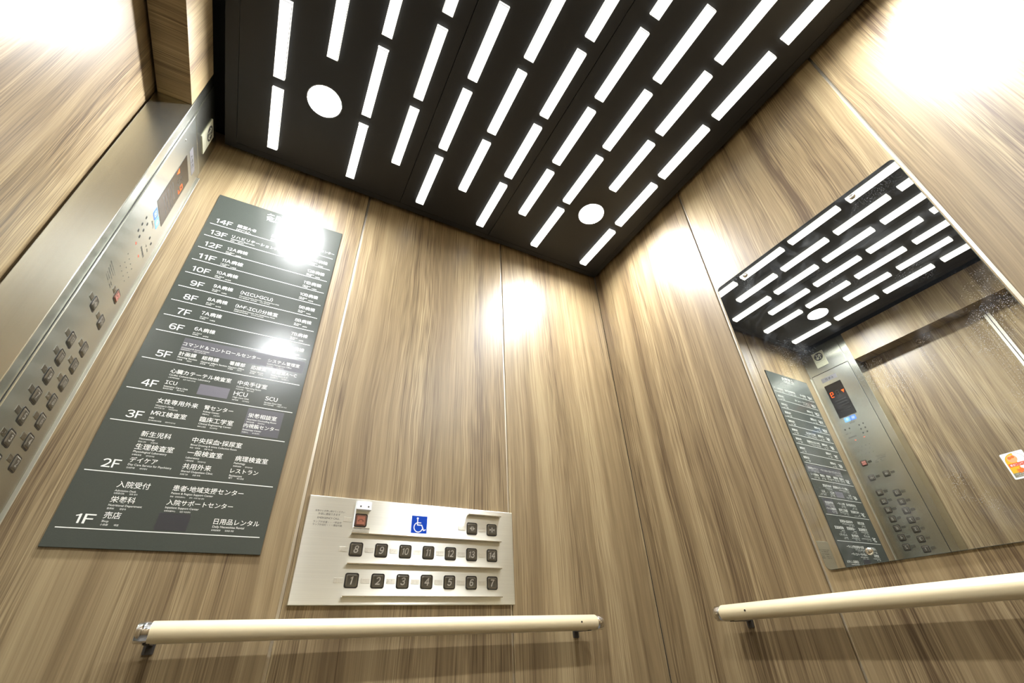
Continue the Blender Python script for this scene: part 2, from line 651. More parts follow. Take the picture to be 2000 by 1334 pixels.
# ceiling: black frame, three panels, thin open joints
cj = [-0.307, 0.1545, 0.467, 0.9165]
cy = [-0.323, 0.9665]
ce = solid('ceiling', [((-0.45, YR - .02, ZT + .02), (XB + .04, YL + .04, ZT + .05)),
                       ((-0.335, cy[1], ZC), (0.9370, 0.9850, ZC + .030)),
                       ((-0.335, -0.3485, ZC), (0.9370, cy[0], ZC + .030)),
                       ((-0.335, cy[0], ZC), (cj[0], cy[1], ZC + .030)),
                       ((cj[3], cy[0], ZC), (0.9370, cy[1], ZC + .030)),
                       ((-0.32, -0.34, ZC + .022), (0.93, 0.98, ZC + .035))], M['black'], kind='structure')
g2 = 0.0009
LAMPS = ((-0.109, 0.741, 'round downlight near the sign wall and the door'),
         (0.738, 0.733, 'round downlight near the corner of sign wall and mirror wall'),
         (-0.109, -0.097, 'round downlight near the door, far from the sign wall'),
         (0.738, -0.097, 'round downlight near the mirror wall, far from the sign wall'))
LR = 0.0425                       # radius of a downlight opening


def holed_plate(name, x0, x1, y0, y1, z0, z1, holes, r, mat, parent):
    """flat panel with round cut-outs"""
    bm = bmesh.new()
    loops = [[(x0, y0), (x1, y0), (x1, y1), (x0, y1)]]
    loops += [[(hx + r * math.cos(2 * math.pi * i / 40), hy + r * math.sin(2 * math.pi * i / 40)) for i in range(40)] for hx, hy in holes]
    ed = []
    for lp in loops:
        vs_ = [bm.verts.new(m(x, y, z0)) for x, y in lp]
        ed += [bm.edges.new((p, q)) for p, q in zip(vs_, vs_[1:] + vs_[:1])]
    fill = bmesh.ops.triangle_fill(bm, edges=ed, use_beauty=True, normal=(0, 0, -1))
    fc = [f for f in fill['geom'] if isinstance(f, bmesh.types.BMFace)]
    ex = bmesh.ops.extrude_face_region(bm, geom=fc)
    bmesh.ops.translate(bm, verts=[v for v in ex['geom'] if isinstance(v, bmesh.types.BMVert)], vec=(0, 0, (z1 - z0) * S))
    bmesh.ops.recalc_face_normals(bm, faces=bm.faces)
    me = bpy.data.meshes.new(name)
    bm.to_mesh(me)
    bm.free()
    me.materials.append(mat)
    o = bpy.data.objects.new(name, me)
    C.objects.link(o)
    o.parent = parent
    return o


for a, b in zip(cj, cj[1:]):
    holed_plate('ceiling_panel', a + g2, b - g2, cy[0] + g2, cy[1] - g2, ZC, ZC + .007,
                [(x, y) for x, y, _ in LAMPS if a < x < b], LR, M['black'], ce)

# ------------------------------------------------------------------ ceiling lights
ORD = ['first', 'second', 'third', 'fourth', 'fifth', 'sixth', 'seventh', 'eighth', 'ninth', 'tenth', 'eleventh']
cols = [-0.217, -0.109, -0.0055, 0.1035, 0.210, 0.3135, 0.420, 0.5265, 0.632, 0.738, 0.8455]
BW, BL_, BH = 0.0255, 0.1795, 15.0
proto = None
for ci, cx in enumerate(cols):
    if ci % 2 == 0:
        ys = [0.8455 - 0.2095 * k for k in range(6)]
    else:
        ys = [0.7410 - 0.2095 * k for k in range(5)]
        if ci in (1, 9):
            ys = ys[1:4]
    for k, yy in enumerate(ys):
        ref = 'door side'
        lab = 'white ceiling light bar, %s from sign wall in %s row from door side' % (ORD[k], ORD[ci])
        mt = frame('ceiling', m(cx, yy, ZC))
        if proto is None:
            proto = thing('ceiling_light_bar', lab, 'light', mt, 'ceiling light bars')
            a = MB()
            a.rect(-BW / 2, BW / 2, -BL_ / 2, BL_ / 2, 0, BH - 1.0)
            a.build('acrylic_block', M['bar_side'], proto)
            a = MB()
            a.rect(-BW / 2 + .0011, BW / 2 - .0011, -BL_ / 2 + .0011, BL_ / 2 - .0011, BH - 1.0, BH, ch=0.4)
            a.build('diffuser', M['bar'], proto)
            a = MB()
            a.frame(-BW / 2, BW / 2, -BL_ / 2, BL_ / 2, .0011, BH - 1.0, BH - .7)
            a.build('seam', M['seam'], proto)
        else:
            o = copy_tree(proto)
            o.matrix_world = mt
            o['label'] = lab

proto = None
for cx, yy, lab in LAMPS:
    mt = frame('ceiling', m(cx, yy, ZC))
    if proto is None:
        proto = thing('downlight', lab, 'light', mt, 'round downlights in the ceiling')

        def ring(r):
            return [(r * math.cos(2 * math.pi * i / 40), r * math.sin(2 * math.pi * i / 40)) for i in range(40)]
        a = MB()
        a.loops([(ring(LR - .0004), -20.0), (ring(LR - .0004), 0), (ring(LR + .0012), .1), (ring(LR + .0008), 1.0), (ring(LR - .0014), 1.0),
                 (ring(LR - .0014), -18.6), ], True, False)
        a.build('reflector_can', M['spot_ring'], proto)
        a = MB()
        a.disc(0, 0, LR - .0016, -18.4, -17.6, seg=40)
        a.build('lens', M['spot'], proto)
    else:
        o = copy_tree(proto)
        o.matrix_world = mt
        o['label'] = lab

# ------------------------------------------------------------------ floor directory sign
SX, SZ = -0.140, 0.1535
sign = thing('directory_sign', 'tall dark green hospital floor directory board with white lettering', 'sign',
             frame('left', m(SX, YL, SZ)))


def sb():
    return MB(SX, SZ)


FN = 5.0   # face of the board, mm off the wall
sb().rect(-0.2932, 0.0145, 0.1540, 1.0012, 0, FN, ch=0.5).build('board', M['sign'], sign)
LZ = {14: .8959, 13: .8545, 12: .8136, 11: .7732, 10: .7322, 9: .6911, 8: .6509, 7: .6104, 6: .5700,
      5: .5023, 4: .4348, 3: .3687, 2: .2754, 1: .1830}
for fl, z in LZ.items():
    sb().rect(-0.2848, 0.0063, z - .0007, z + .0007, FN, FN + .3).build('divider_line', M['ink'], sign)
    wd = 0.0350 if fl >= 10 else 0.0256
    sb().text('%dF' % fl, -0.2405, z + .0072, FN + .3, width=wd, height=0.0150, bold=0.010, align='r', sign=True).build('floor_number', M['ink'], sign)
sb().text('各階案内', -0.1781, 0.970, FN + .3, width=0.084, bold=0.012).build('title', M['ink'], sign)
sb().text('Floor Directory', -0.1740, 0.9595, FN + .3, width=0.074, bold=0.006).build('subtitle', M['ink'], sign)
# cover films
for (a, b, c, d, mat) in ((-0.2312, 0.0059, 0.5325, 0.5640, 'patch'), (-0.1738, -0.1203, 0.4424, 0.4655, 'patch_light'),
                          (-0.0766, -0.0085, 0.3735, 0.4308, 'patch'), (-0.1575, -0.1105, 0.1865, 0.2152, 'patch_dark')):
    sb().rect(a, b, c, d, FN, FN + .15).build('cover_film', M[mat], sign)
E_ = 0.0114
ROOMS = [
    # text, left x, baseline z, width, english, small line
    ('講堂A・B', -.2290, .9080, .0425, 'Auditorium A・B', '礼堂A・B  강당A・B'),
    ('医療情報管理室', -.1500, .9095, .0760, 'Medical Information Office', '医疗信息管理室  의료정보관리실'),
    ('研修管理センター', -.0640, .9095, .0714, 'Training Center', '研修管理中心  연수관리센터'),
    ('リハビリテーション科', -.2306, .8690, .1071, 'Rehabilitation Department', '康复科  재활의학과'),
    ('13B病棟', -.0455, .8685, .0423, '13B Ward', '13B病区  13B병동'),
    ('12A病棟', -.2290, .8262, .0445, '12A Ward', '12A病区  12A병동'),
    ('12B病棟', -.0455, .8280, .0423, '12B Ward', '12B病区  12B병동'),
    ('11A病棟', -.2290, .7870, .0445, '11A Ward', '11A病区  11A병동'),
    ('11B病棟', -.0459, .7875, .0423, '11B Ward', '11B病区  11B병동'),
    ('10A病棟', -.2290, .7475, .0445, '10A Ward', '10A病区  10A병동'),
    ('10B病棟', -.0462, .7480, .0423, '10B Ward', '10B病区  10B병동'),
    ('9A病棟', -.2228, .7075, .0390, '9A Ward', '9A病区  9A병동'),
    ('(NICU・GCU)', -.1677, .7070, .0686, '(Neonatal Intensive Care Unit・Growing Care Unit)', '(新生儿重症监护室・成长护理室)  (신생아 집중치료실)'),
    ('9B病棟', -.0402, .7080, .0370, '9B Ward', '9B病区  9B병동'),
    ('8A病棟', -.2228, .6680, .0390, '8A Ward', '8A病区  8A병동'),
    ('(M・F-ICU)分娩室', -.1673, .6670, .0885, '(Maternal-Fetal Intensive Care Unit)Delivery Room', '(母婴重症监护室)分娩室  (모태 태아 집중치료실)'),
    ('8B病棟', -.0405, .6680, .0372, '8B Ward', '8B病区  8B병동'),
    ('7A病棟', -.2228, .6285, .0386, '7A Ward', '7A病区  7A병동'),
    ('7B病棟', -.0402, .6272, .0368, '7B Ward', '7B病区  7B병동'),
    ('6A病棟', -.2225, .5855, .0382, '6A Ward', '6A病区  6A병동'),
    ('6B病棟', -.0404, .5875, .0374, '6B Ward', '6B病区  6B병동'),
    ('コマンド＆コントロールセンター', -.2302, .5450, .1463, 'Command & Control Center', '指挥控制中心  커맨드 컨트롤 센터'),
    ('システム管理室', -.0696, .5447, .0660, 'System Management Office', '系统管理室  시스템관리실'),
    ('計画課', -.2298, .5205, .0305, 'Planning Section', '计划课  계획과'),
    ('総務課', -.1888, .5205, .0305, 'General Affairs Section', '总务课  총무과'),
    ('看護部', -.1382, .5205, .0297, 'Nurse\'s Office', '护理部  간호부'),
    ('応接室', -.0966, .5200, .0300, 'Visitor Room', '接待室  응접실'),
    ('会議室A~C', -.0555, .5190, .0514, 'Meeting Room A~C', '会议室A~C  회의실A~C'),
    ('心臓カテーテル検査室', -.2302, .4785, .1069, 'Cardiac Catheterization Laboratory', '心脏导管检查室  심장 카테터 검사실'),
    ('中央手術室', -.1112, .4780, .0562, 'Central Operating Room', '中央手术室  중앙수술실'),
    ('ICU', -.2305, .4535, .0192, 'Intensive Care Unit', '重症监护病室  집중치료실'),
    ('HCU', -.1114, .4530, .0251, 'High Care Unit', '加护病室  고도치료실'),
    ('SCU', -.0523, .4535, .0238, 'Stroke Care Unit', '脑卒中监护病室  뇌졸중 케어 유닛'),
    ('女性専用外来', -.2300, .4118, .0672, 'Women\'s Clinic', '女性专用门诊  여성전용외래'),
    ('MRI検査室', -.2306, .3858, .0564, 'MRI', '磁共振成像检查室  엠알아이검사실'),
    ('腎センター', -.1517, .4125, .0503, 'Kidney Center', '肾脏中心  신장센터'),
    ('臨床工学室', -.1520, .3865, .0575, 'Clinical Engineering Center', '临床工程室  임상공학실'),
    ('栄養相談室', -.0733, .4098, .0535, 'Nutrition Counselling Room', '营养咨询室  영양상담실'),
    ('内視鏡センター', -.0756, .3875, .0655, 'Endoscopy Center', '内镜中心  내시경센터'),
    ('新生児科', -.2311, .3435, .0460, 'Neonatology', '新生儿科  신생아과'),
    ('生理検査室', -.2316, .3190, .0585, 'Physiological Laboratory', '生理检查室  생리검사실'),
    ('デイケア', -.2307, .2952, .0407, 'Day Care Service for Psychiatry', '日间护理  데이케어'),
    ('中央採血・採尿室', -.1512, .3436, .0840, 'Blood Drawing & Urine Collection Room', '采血・采尿室  채혈 채뇨실'),
    ('一般検査室', -.1512, .3185, .0574, 'Laboratory', '一般检查室  일반검사실'),
    ('共用外来', -.1505, .2928, .0455, 'Shared Outpatient Clinic', '共用门诊  공용 외래'),
    ('病理検査室', -.0718, .3178, .0575, 'Pathology', '病理检查室  병리검사실'),
    ('レストラン', -.0731, .2945, .0476, 'Restaurant', '餐厅  레스토랑'),
    ('入院受付', -.2321, .2507, .0465, 'Admission Desk', '住院登记处  입원 접수'),
    ('栄養科', -.2319, .2255, .0340, 'Nutritional Department', '营养科  영양과'),
    ('売店', -.2312, .1998, .0226, 'Shop', '小卖部  매점'),
    ('患者・地域支援センター', -.1523, .2527, .1124, 'Patient & Region Support Center', '患者・区域支援中心  환자・지역 지원 센터'),
    ('入院サポートセンター', -.1530, .2280, .1022, 'Inpatient Support Center', '住院支援中心  입원 지원센터'),
    ('日用品レンタル', -.0735, .2010, .0735, 'Daily Necessities Rental', '日用品租赁  일용품 렌탈'),
]
for jp, x, z, wd, en, sm in ROOMS:
    nm = sb().text(jp, x, z, FN + .3, width=wd, bold=0.004, maxh=.0122, sign=True).build('room_name', M['ink'], sign)
    t = sb()
    eh = 0.0044 * (0.0062 / 0.0062)
    t.text(en, x + .0004, z - .0068, FN + .3, width=min(len(en) * .00205 + .001, .0840), maxh=.0054)
    sm = sm.replace('  ', '        ')
    t.text(sm, x + .0004, z - .0112, FN + .3, width=min(len(sm) * .00185, .078), maxh=.0034)
    t.build('translation', M['ink'], nm)

# ------------------------------------------------------------------ shared button makers
BS = 0.0260     # button opening, units


def button(root, mk, cu, cv, n, face=None, rim=None, s=BS):
    """black bezel, smoked cap with a bevelled rim and an inset face; returns the cap"""
    h = s / 2
    r = 0.0042
    b = mk()
    b.frame(cu - h, cu + h, cv - h, cv + h, .0021, n - .5, n + .6, r=r)
    b.rect(cu - h + .0008, cu + h - .0008, cv - h + .0008, cv + h - .0008, n - .5, n + .1, r=r)
    cap = mk()
    k = h - .0022
    q = h - .0048
    cap.loops([(MB.rr(cu - k, cu + k, cv - k, cv + k, .0032), n + .05), (MB.rr(cu - k, cu + k, cv - k, cv + k, .0032), n + .9),
               (MB.rr(cu - q, cu + q, cv - q, cv + q, .0012), n + 2.6)])
    cap_o = cap.build('floor_button', rim or M['button'], root)
    b.build('bezel', M['bezel'], cap_o)
    f = mk()
    f.rect(cu - q + .0004, cu + q - .0004, cv - q + .0004, cv + q - .0004, n + 2.5, n + 2.7, r=.001)
    f.build('face', face or M['button_face'], cap_o)
    return cap_o


def braille(root, mk, cu, cv, n, seed, w_=.0168, h_=.0086, mat='braille'):
    b = mk()
    b.rect(cu - w_ / 2, cu + w_ / 2, cv - h_ / 2, cv + h_ / 2, n, n + .8, r=.0004, ch=.3)
    rg = random.Random(seed)
    for i in range(4):
        for j in range(3):
            if rg.random() < .55:
                b.disc(cu - .0052 + i * .0022 + (i // 2) * .0022, cv + .0020 - j * .0020, .00052, n + .8, n + 1.1, seg=8, dome=.35)
    return b.build('braille_plate', M[mat], root)


def icon_open(mk, cu, cv, n, closing=False):
    b = mk()
    d = .0052
    if not closing:
        for s_ in (-1, 1):
            b.stroke([(cu + s_ * .0014, cv - d), (cu + s_ * .0014, cv + d)], .0011, n, n + .05, caps=False)
            b.poly([(cu + s_ * .0024, cv - .0030), (cu + s_ * .0066, cv), (cu + s_ * .0024, cv + .0030)], n, n + .05)
    else:
        b.stroke([(cu, cv - d), (cu, cv + d)], .0022, n, n + .05, caps=False)
        for s_ in (-1, 1):
            b.poly([(cu + s_ * .0062, cv - .0026), (cu + s_ * .0020, cv), (cu + s_ * .0062, cv + .0026)], n, n + .05)
    return b


def icon_phone(mk, cu, cv, n):
    b = mk()
    pts = [(cu + .0046 * math.cos(math.radians(a)), cv - .0014 + .0030 * math.sin(math.radians(a))) for a in range(10, 171, 20)]
    b.stroke(pts, .0016, n, n + .05)
    for s_ in (-1, 1):
        b.rect(cu + s_ * .0045 - .0013, cu + s_ * .0045 + .0013, cv - .0026, cv - .0006, n, n + .05)
    return b


# ------------------------------------------------------------------ low operating panel on the sign wall
PX, PZ = 0.305, 0.0742
low = thing('wheelchair_control_panel', 'low wide steel button panel with blue wheelchair sticker above the handrail',
            'control panel', frame('left', m(PX, YL, PZ)))


def lb():
    return MB(PX, PZ)


PN = 10.0
lb().rect(0.0770, 0.5355, 0.0742, 0.2668, 0, PN, ch=1.6, r=.001).build('faceplate', M['plate_u'], low)
for i in range(7):
    cu = 0.1812 + 0.0498 * i
    for cv, num in ((0.1700, 8 + i), (0.1152, 1 + i)):
        cap = button(low, lb, cu, cv, PN)
        lb().text(str(num), cu + .0002, cv - .0068, PN + 2.75, height=.0138, bold=0.022, shear=0.22, align='c',
                  xs=.80 if num >= 10 else .90, sign=True).build('numeral', M['digit'], cap)
        braille(low, lb, cu - .0240, cv + (-.0002), PN, num)
for cu, cl, seed in ((0.4303, False, 31), (0.4800, True, 32)):
    cap = button(low, lb, cu, 0.2240, PN)
    cap.name = 'door_button'
    icon_open(lb, cu, .2240, PN + 2.75, cl).build('symbol', M['digit'], cap)
    braille(low, lb, cu - .0245, .2238, PN, seed)
cap = button(low, lb, 0.1822, 0.2246, PN, M['red'], M['red_rim'])
cap.name = 'emergency_button'
cap['label'] = 'red emergency call button'
icon_phone(lb, .1822, .2246, PN + 2.75).build('symbol', M['red_rim'], cap)
braille(low, lb, .1568, .2246, PN, 33)
# finger ledges: a thin wedge of polished steel, with its two returned ends
for u0, u1, vz in ((0.1668, 0.5010, .1985), (0.1668, 0.5010, .1438), (0.1668, 0.5010, .0883), (0.4183, 0.5015, .2535)):
    b = lb()
    t_ = 2.4 / 1000 / S
    pr = [(vz + t_ * .9, PN), (vz + t_ * .35, PN + 11), (vz - t_ * .35, PN + 11), (vz - t_ * .9, PN)]
    A = [b.p(u0, v_, n_) for v_, n_ in pr]
    B = [b.p(u1, v_, n_) for v_, n_ in pr]
    for i in range(4):
        j = (i + 1) % 4
        b.f.append((A[i], B[i], B[j], A[j]))
    b.f.append(tuple(A))
    b.f.append(tuple(reversed(B)))
    b.build('finger_ledge', M['ledge'], low)
# guard over the emergency button
gd = lb()
gd.rect(.1685, .1990, .2440, .2600, PN, PN + 12, ch=.8)
gd.rect(.1678, .1690, .2095, .2600, PN, PN + 9)
gd.build('button_guard', M['white'], low)
g_o = low.children[-1]
gl = lb()
for cu in (.1768, .1925):
    gl.disc(cu, .2502, .0016, PN + 12, PN + 12.4, seg=12, dome=.5)
gl.build('guard_screws', M['dark_screw'], g_o)
gl = lb()
b0 = [(.1690, PN + 9, .2095), (.2005, PN + 9, .2095), (.2020, PN + .3, .2015), (.1675, PN + .3, .2015)]
ids = [gl.p(u, v, n) for u, n, v in b0]
ids2 = [gl.p(u, v - .0008, n) for u, n, v in b0]
gl.f += [tuple(ids), tuple(reversed(ids2))] + [(ids[i], ids[(i + 1) % 4], ids2[(i + 1) % 4], ids2[i]) for i in range(4)]
gl.build('guard_lip', M['ledge'], g_o)
# sticker
st = lb().rect(.2888, .3237, .2070, .2424, PN, PN + .25, r=.0006).build('wheelchair_sticker', M['blue'], low)
st['label'] = 'blue sticker with the white wheelchair symbol'
b = lb()
n0, n1 = PN + .25, PN + .35


def sw(x, y):   # sticker coordinates 0..100
    return (.2888 + .0349 * x / 100, .2070 + .0354 * y / 100)


b.disc(*sw(38, 85), .0022, n0, n1, seg=18)
b.stroke([sw(38, 80), sw(39, 47), sw(66, 47), sw(80, 17), sw(91, 22)], .0020, n0, n1)
b.stroke([sw(39, 60), sw(60, 60)], .0017, n0, n1)
b.stroke([sw(45 + 27 * math.cos(math.radians(a)), 34 + 27 * math.sin(math.radians(a))) for a in range(112, 352, 12)], .0018, n0, n1)
b.build('symbol', M['white_ink'], st)
# printed notice
nt_ = lb()
for s_, u_, v_, w_ in (('非常のとき押し続けてください', .0920, .2360, .0566), ('外部に連絡できます', .0986, .2300, .0418),
                       ('EMERGENCY CALL', .0984, .2228, .0418), ('ランプが点滅・・・呼出中', .0921, .2150, .0530),
                       ('ランプが点灯・・・通話可能', .0919, .2097, .0554)):
    nt_.text(s_, u_, v_, PN + .1, width=w_, maxh=.0046)
nt_.build('printed_notice', M['print'], low)

# ------------------------------------------------------------------ main operating panel on the steel return
F = 0.3560 / 0.349            # keeps the measured ratios on this face
CY_, CZ_ = 0.9020, ZF + .12
cop = thing('elevator_control_panel', 'tall steel floor button panel with dark display beside the elevator door', 'control panel',
            frame('front', m(XF, CY_, CZ_)))


def cb():
    return MB(CY_, CZ_)


CN = 4.0


class KB(MB):
    pass


cb().rect(0.8141, 0.9899, ZF + .119, 1.0406, 0, .5).build('shadow_gap', M['void'], cop)
cb().rect(0.8155, 0.9885, ZF + .12, 1.0390, .5, CN, ch=.8).build('faceplate', M['plate_v'], cop)
YO, YE = .8672 * F, .9250 * F
for i in range(7):
    for yy, zz, num in ((YO, (.2387 + .0342 * i) * F, 1 + 2 * i), (YE, (.2545 + .0342 * i) * F, 2 + 2 * i)):
        cap = button(cop, cb, yy, zz, CN, s=.0248)
        cb().text(str(num), yy, zz - .0050, CN + 2.75, height=.0108, bold=0.022, shear=0.2, align='c',
                  xs=.80 if num >= 10 else .9, sign=True).build('numeral', M['digit'], cap)
        braille(cop, cb, yy - .0232, zz + .0005, CN, 50 + num, w_=.0155, h_=.0095, mat='braille_dark')
for yy, zz, cl, seed in ((.8690 * F, .5215 * F, False, 71), (.9262 * F, .5208 * F, True, 72)):
    cap = button(cop, cb, yy, zz, CN, s=.0248)
    cap.name = 'door_button'
    icon_open(cb, yy, zz, CN + 2.75, cl).build('symbol', M['digit'], cap)
    braille(cop, cb, yy - .0232, zz, CN, seed, w_=.0155, h_=.0095, mat='braille_dark')
yy, zz = .9280 * F, .5835 * F
cap = button(cop, cb, yy, zz, CN, M['pale_red'], M['red_rim'], s=.0248)
cap.name = 'emergency_button'
cap['label'] = 'pale red emergency call button'
icon_phone(cb, yy, zz, CN + 2.75).build('symbol', M['red_rim'], cap)
braille(cop, cb, yy - .0232, zz, CN, 73, w_=.0155, h_=.0095, mat='braille_dark')
# display window
ds = cb().rect(.8620 * F, .9374 * F, .7910 * F, .9545 * F, CN, CN + .6, r=.0006).build('display', M['display'], cop)


def seg7(mk, cu, cv, wd, ht, th, on, n):
    b = mk()
    x0, x1, y0, y1 = cu - wd / 2, cu + wd / 2, cv - ht / 2, cv + ht / 2
    S_ = {'a': ((x0, y1), (x1, y1)), 'b': ((x1, y1), (x1, cv)), 'c': ((x1, cv), (x1, y0)), 'd': ((x0, y0), (x1, y0)),
          'e': ((x0, y0), (x0, cv)), 'f': ((x0, cv), (x0, y1)), 'g': ((x0, cv), (x1, cv))}
    for k in on:
        (a, c), (d, e) = S_[k]
        L = math.hypot(d - a, e - c)
        g = th * .12
        dx, dy = (d - a) / L * g, (e - c) / L * g
        b.stroke([(a + dx, c + dy), (d - dx, e - dy)], th, n, n + .05, caps=False)
    return b


dn = CN + .65
seg7(cb, .9215 * F, .9035 * F, .0115, .0235, .0030, 'abcdfg', dn).build('lit_digit', M['led'], ds)
seg7(cb, .8975 * F, .9035 * F, .0115, .0235, .0030, 'abcdefg', dn).build('unlit_digit', M['ghost'], ds)
b = cb()
b.poly([(.8655 * F, .9095 * F), (.8785 * F, .9095 * F), (.8720 * F, .8945 * F)], dn, dn + .05)
b.build('down_arrow', M['led'], ds)
b = cb()
for i in range(5):
    b.rect(.8735 * F, .9240 * F, (.868 - .0125 * i) * F, (.8715 - .0125 * i) * F, dn, dn + .03)
b.build('unlit_message', M['ghost'], ds)
# label over the display, fixing screw
lbp = cb().rect(.8665 * F, .9360 * F, .9720 * F, .9930 * F, CN, CN + .5).build('unit_label', M['label_grey'], cop)
cb().text('A 号 機', .9010 * F, .9765 * F, CN + .6, height=.0115, bold=.02, align='c').build('lettering', M['print'], lbp)
cb().disc(.8221 * F, .9553 * F, .0026, CN, CN + .5, seg=14, dome=.8).build('fixing_screw', M['screw'], cop)
# blue icons and AUTO
ic = cb().rect(.8735 * F, .8970 * F, .7665 * F, .7868 * F, CN, CN + .3, r=.003).build('camera_icon', M['blue_icon'], cop)
b = cb()
cx, cz = .8852 * F, .7768 * F
b.frame(cx - .0062, cx + .0062, cz - .0055, cz + .0055, .0010, CN + .3, CN + .35, r=.001)
b.disc(cx, cz, .0024, CN + .3, CN + .35, seg=14)
b.build('symbol', M['white_ink'], ic)
ic = cb().rect(.8990 * F, .9230 * F, .7660 * F, .7868 * F, CN, CN + .3, r=.003).build('voice_icon', M['sky_icon'], cop)
b = cb()
cx = .9110 * F
b.stroke([(cx + .0058 * math.cos(math.radians(a)), cz + .0058 * math.sin(math.radians(a))) for a in range(-60, 241, 20)], .0010, CN + .3, CN + .35)
b.disc(cx, cz + .0015, .0020, CN + .3, CN + .35, seg=14)
b.stroke([(cx, cz), (cx, cz - .0052)], .0018, CN + .3, CN + .35)
b.build('symbol', M['white_ink'], ic)
b = cb()
b.text('AUTO', .8870 * F, .7545 * F, CN + .1, width=.0218 * F, bold=.02)
b.text('非常用設定', .9060 * F, .6960 * F, CN + .1, width=.0340 * F, bold=.01)
b.text('一般', .9180 * F, .7160 * F, CN + .1, width=.0090 * F)
b.text('専用', .9335 * F, .7160 * F, CN + .1, width=.0090 * F)
for s_, u_, v_, w_ in (('非常のとき押し続けてください', .8358, .5950, .0420), ('外部に連絡できます', .8400, .5895, .0330),
                       ('EMERGENCY CALL', .8420, .5838, .0330), ('ランプが点滅・・・呼出中', .8450, .5775, .0420),
                       ('ランプが点灯・・・通話可能', .8460, .5722, .0420)):
    b.text(s_, u_ * F, v_ * F, CN + .1, width=w_ * F, maxh=.0042)
b.build('printed_notice', M['print'], cop)
for y_, z_ in ((.9379, .7380), (.9194, .7375), (.8775, .7373), (.8603, .7385), (.8778, .7191), (.8600, .7193), (.8773, .7009), (.8601, .7012)):
    cb().rect((y_ - .0026) * F, (y_ + .0026) * F, (z_ - .0030) * F, (z_ + .0030) * F, CN, CN + .4, r=.0005).build('key_switch', M['print'], cop)
for y_, z_ in ((.8803, .6841), (.9178, .6830)):
    cb().rect((y_ - .0034) * F, (y_ + .0034) * F, (z_ - .0022) * F, (z_ + .0022) * F, CN, CN + .15).build('red_mark', M['red_print'], cop)
b = cb()
for y_, z_ in ((.9216, .6505), (.9062, .6505), (.8909, .6505), (.8756, .6505), (.9290, .6345), (.9140, .6345), (.8985, .6345), (.8830, .6345),
               (.9211, .6183), (.9058, .6183), (.8905, .6183), (.8752, .6183)):
    b.disc(y_ * F, z_ * F, .0013, CN, CN + .12, seg=10)
sp_ = b.build('speaker_holes', M['print'], cop)

# arrow plaque on the upper part of the return
AY, AZ = .9000 * F, 1.0870 * F
pl = thing('arrow_plaque', 'pale square plaque with black disc and white arrows on the steel post', 'sign',
           frame('front', m(XF + .0030, AY, AZ)))


def ab():
    return MB(AY, AZ)


ab().rect(.8730 * F, .9270 * F, 1.0480 * F, 1.1255 * F, 0, 2.6, r=.0012, ch=.4).build('plate', M['plaque'], pl)
cu, cv, rr_ = .9000 * F, 1.1005 * F, .0205
b = ab()
b.disc(cu, cv, rr_, 2.6, 2.8, seg=32)
em = b.build('emblem', M['print'], pl)
b = ab()
b.stroke([(cu - .0075, cv - .0125), (cu - .0075, cv + .0085), (cu + .0075, cv - .0085), (cu + .0075, cv + .0125)], .0030, 2.8, 2.95)
for s_ in (-1, 1):
    b.stroke([(cu + s_ * .0140, cv - s_ * .0035), (cu + s_ * .0075, cv - s_ * .0120), (cu + s_ * .0005, cv - s_ * .0080)], .0030, 2.8, 2.95)
b.build('arrows', M['plaque'], em)
b = ab()
b.rect(.8790 * F, .9215 * F, 1.0750 * F, 1.0757 * F, 2.6, 2.7)
b.build('rule', M['print'], pl)

# ------------------------------------------------------------------ mirror on the back wall
MY0, MY1, MZ0, MZ1 = 0.0985, 0.5385, 0.0930, 0.7780
mc = m(0.9475, 0.3185, 0.4360)
nrm = Vector((-1.0, 0.0, 0.0))
vv = Vector((0, 0, 1))
uu = vv.cross(nrm).normalized()
vv = nrm.cross(uu).normalized()
mt = Matrix.Identity(4)
for i in range(3):
    mt[i][0], mt[i][1], mt[i][2] = uu[i], vv[i], nrm[i]
mt.translation = mc
mir = thing('wall_mirror', 'rectangular mirror with rounded corners on the wood back wall above the handrail', 'mirror', mt)


def mb():
    return MB(0, 0)


hw, hh = (MY1 - MY0) / 2, (MZ1 - MZ0) / 2
mb().rect(-hw, hw, -hh, hh, -4.8, -.05, r=.009, seg=7).build('glass_edge', M['mirror_edge'], mir)
b = mb()
b.loops([(MB.rr(-hw + .0006, hw - .0006, -hh + .0006, hh - .0006, .0085, 7), 0.0)], False, True)
b.build('mirror_glass', M['mirror'], mir)
for yy in (.1864, .4550):
    for zz in (.7596, .1126):
        b = mb()
        b.disc(.3185 - yy, zz - .4360, .0062, 0.05, 1.0, seg=20, dome=3.2)
        b.build('screw_cap', M['chrome'], mir, smooth=True)


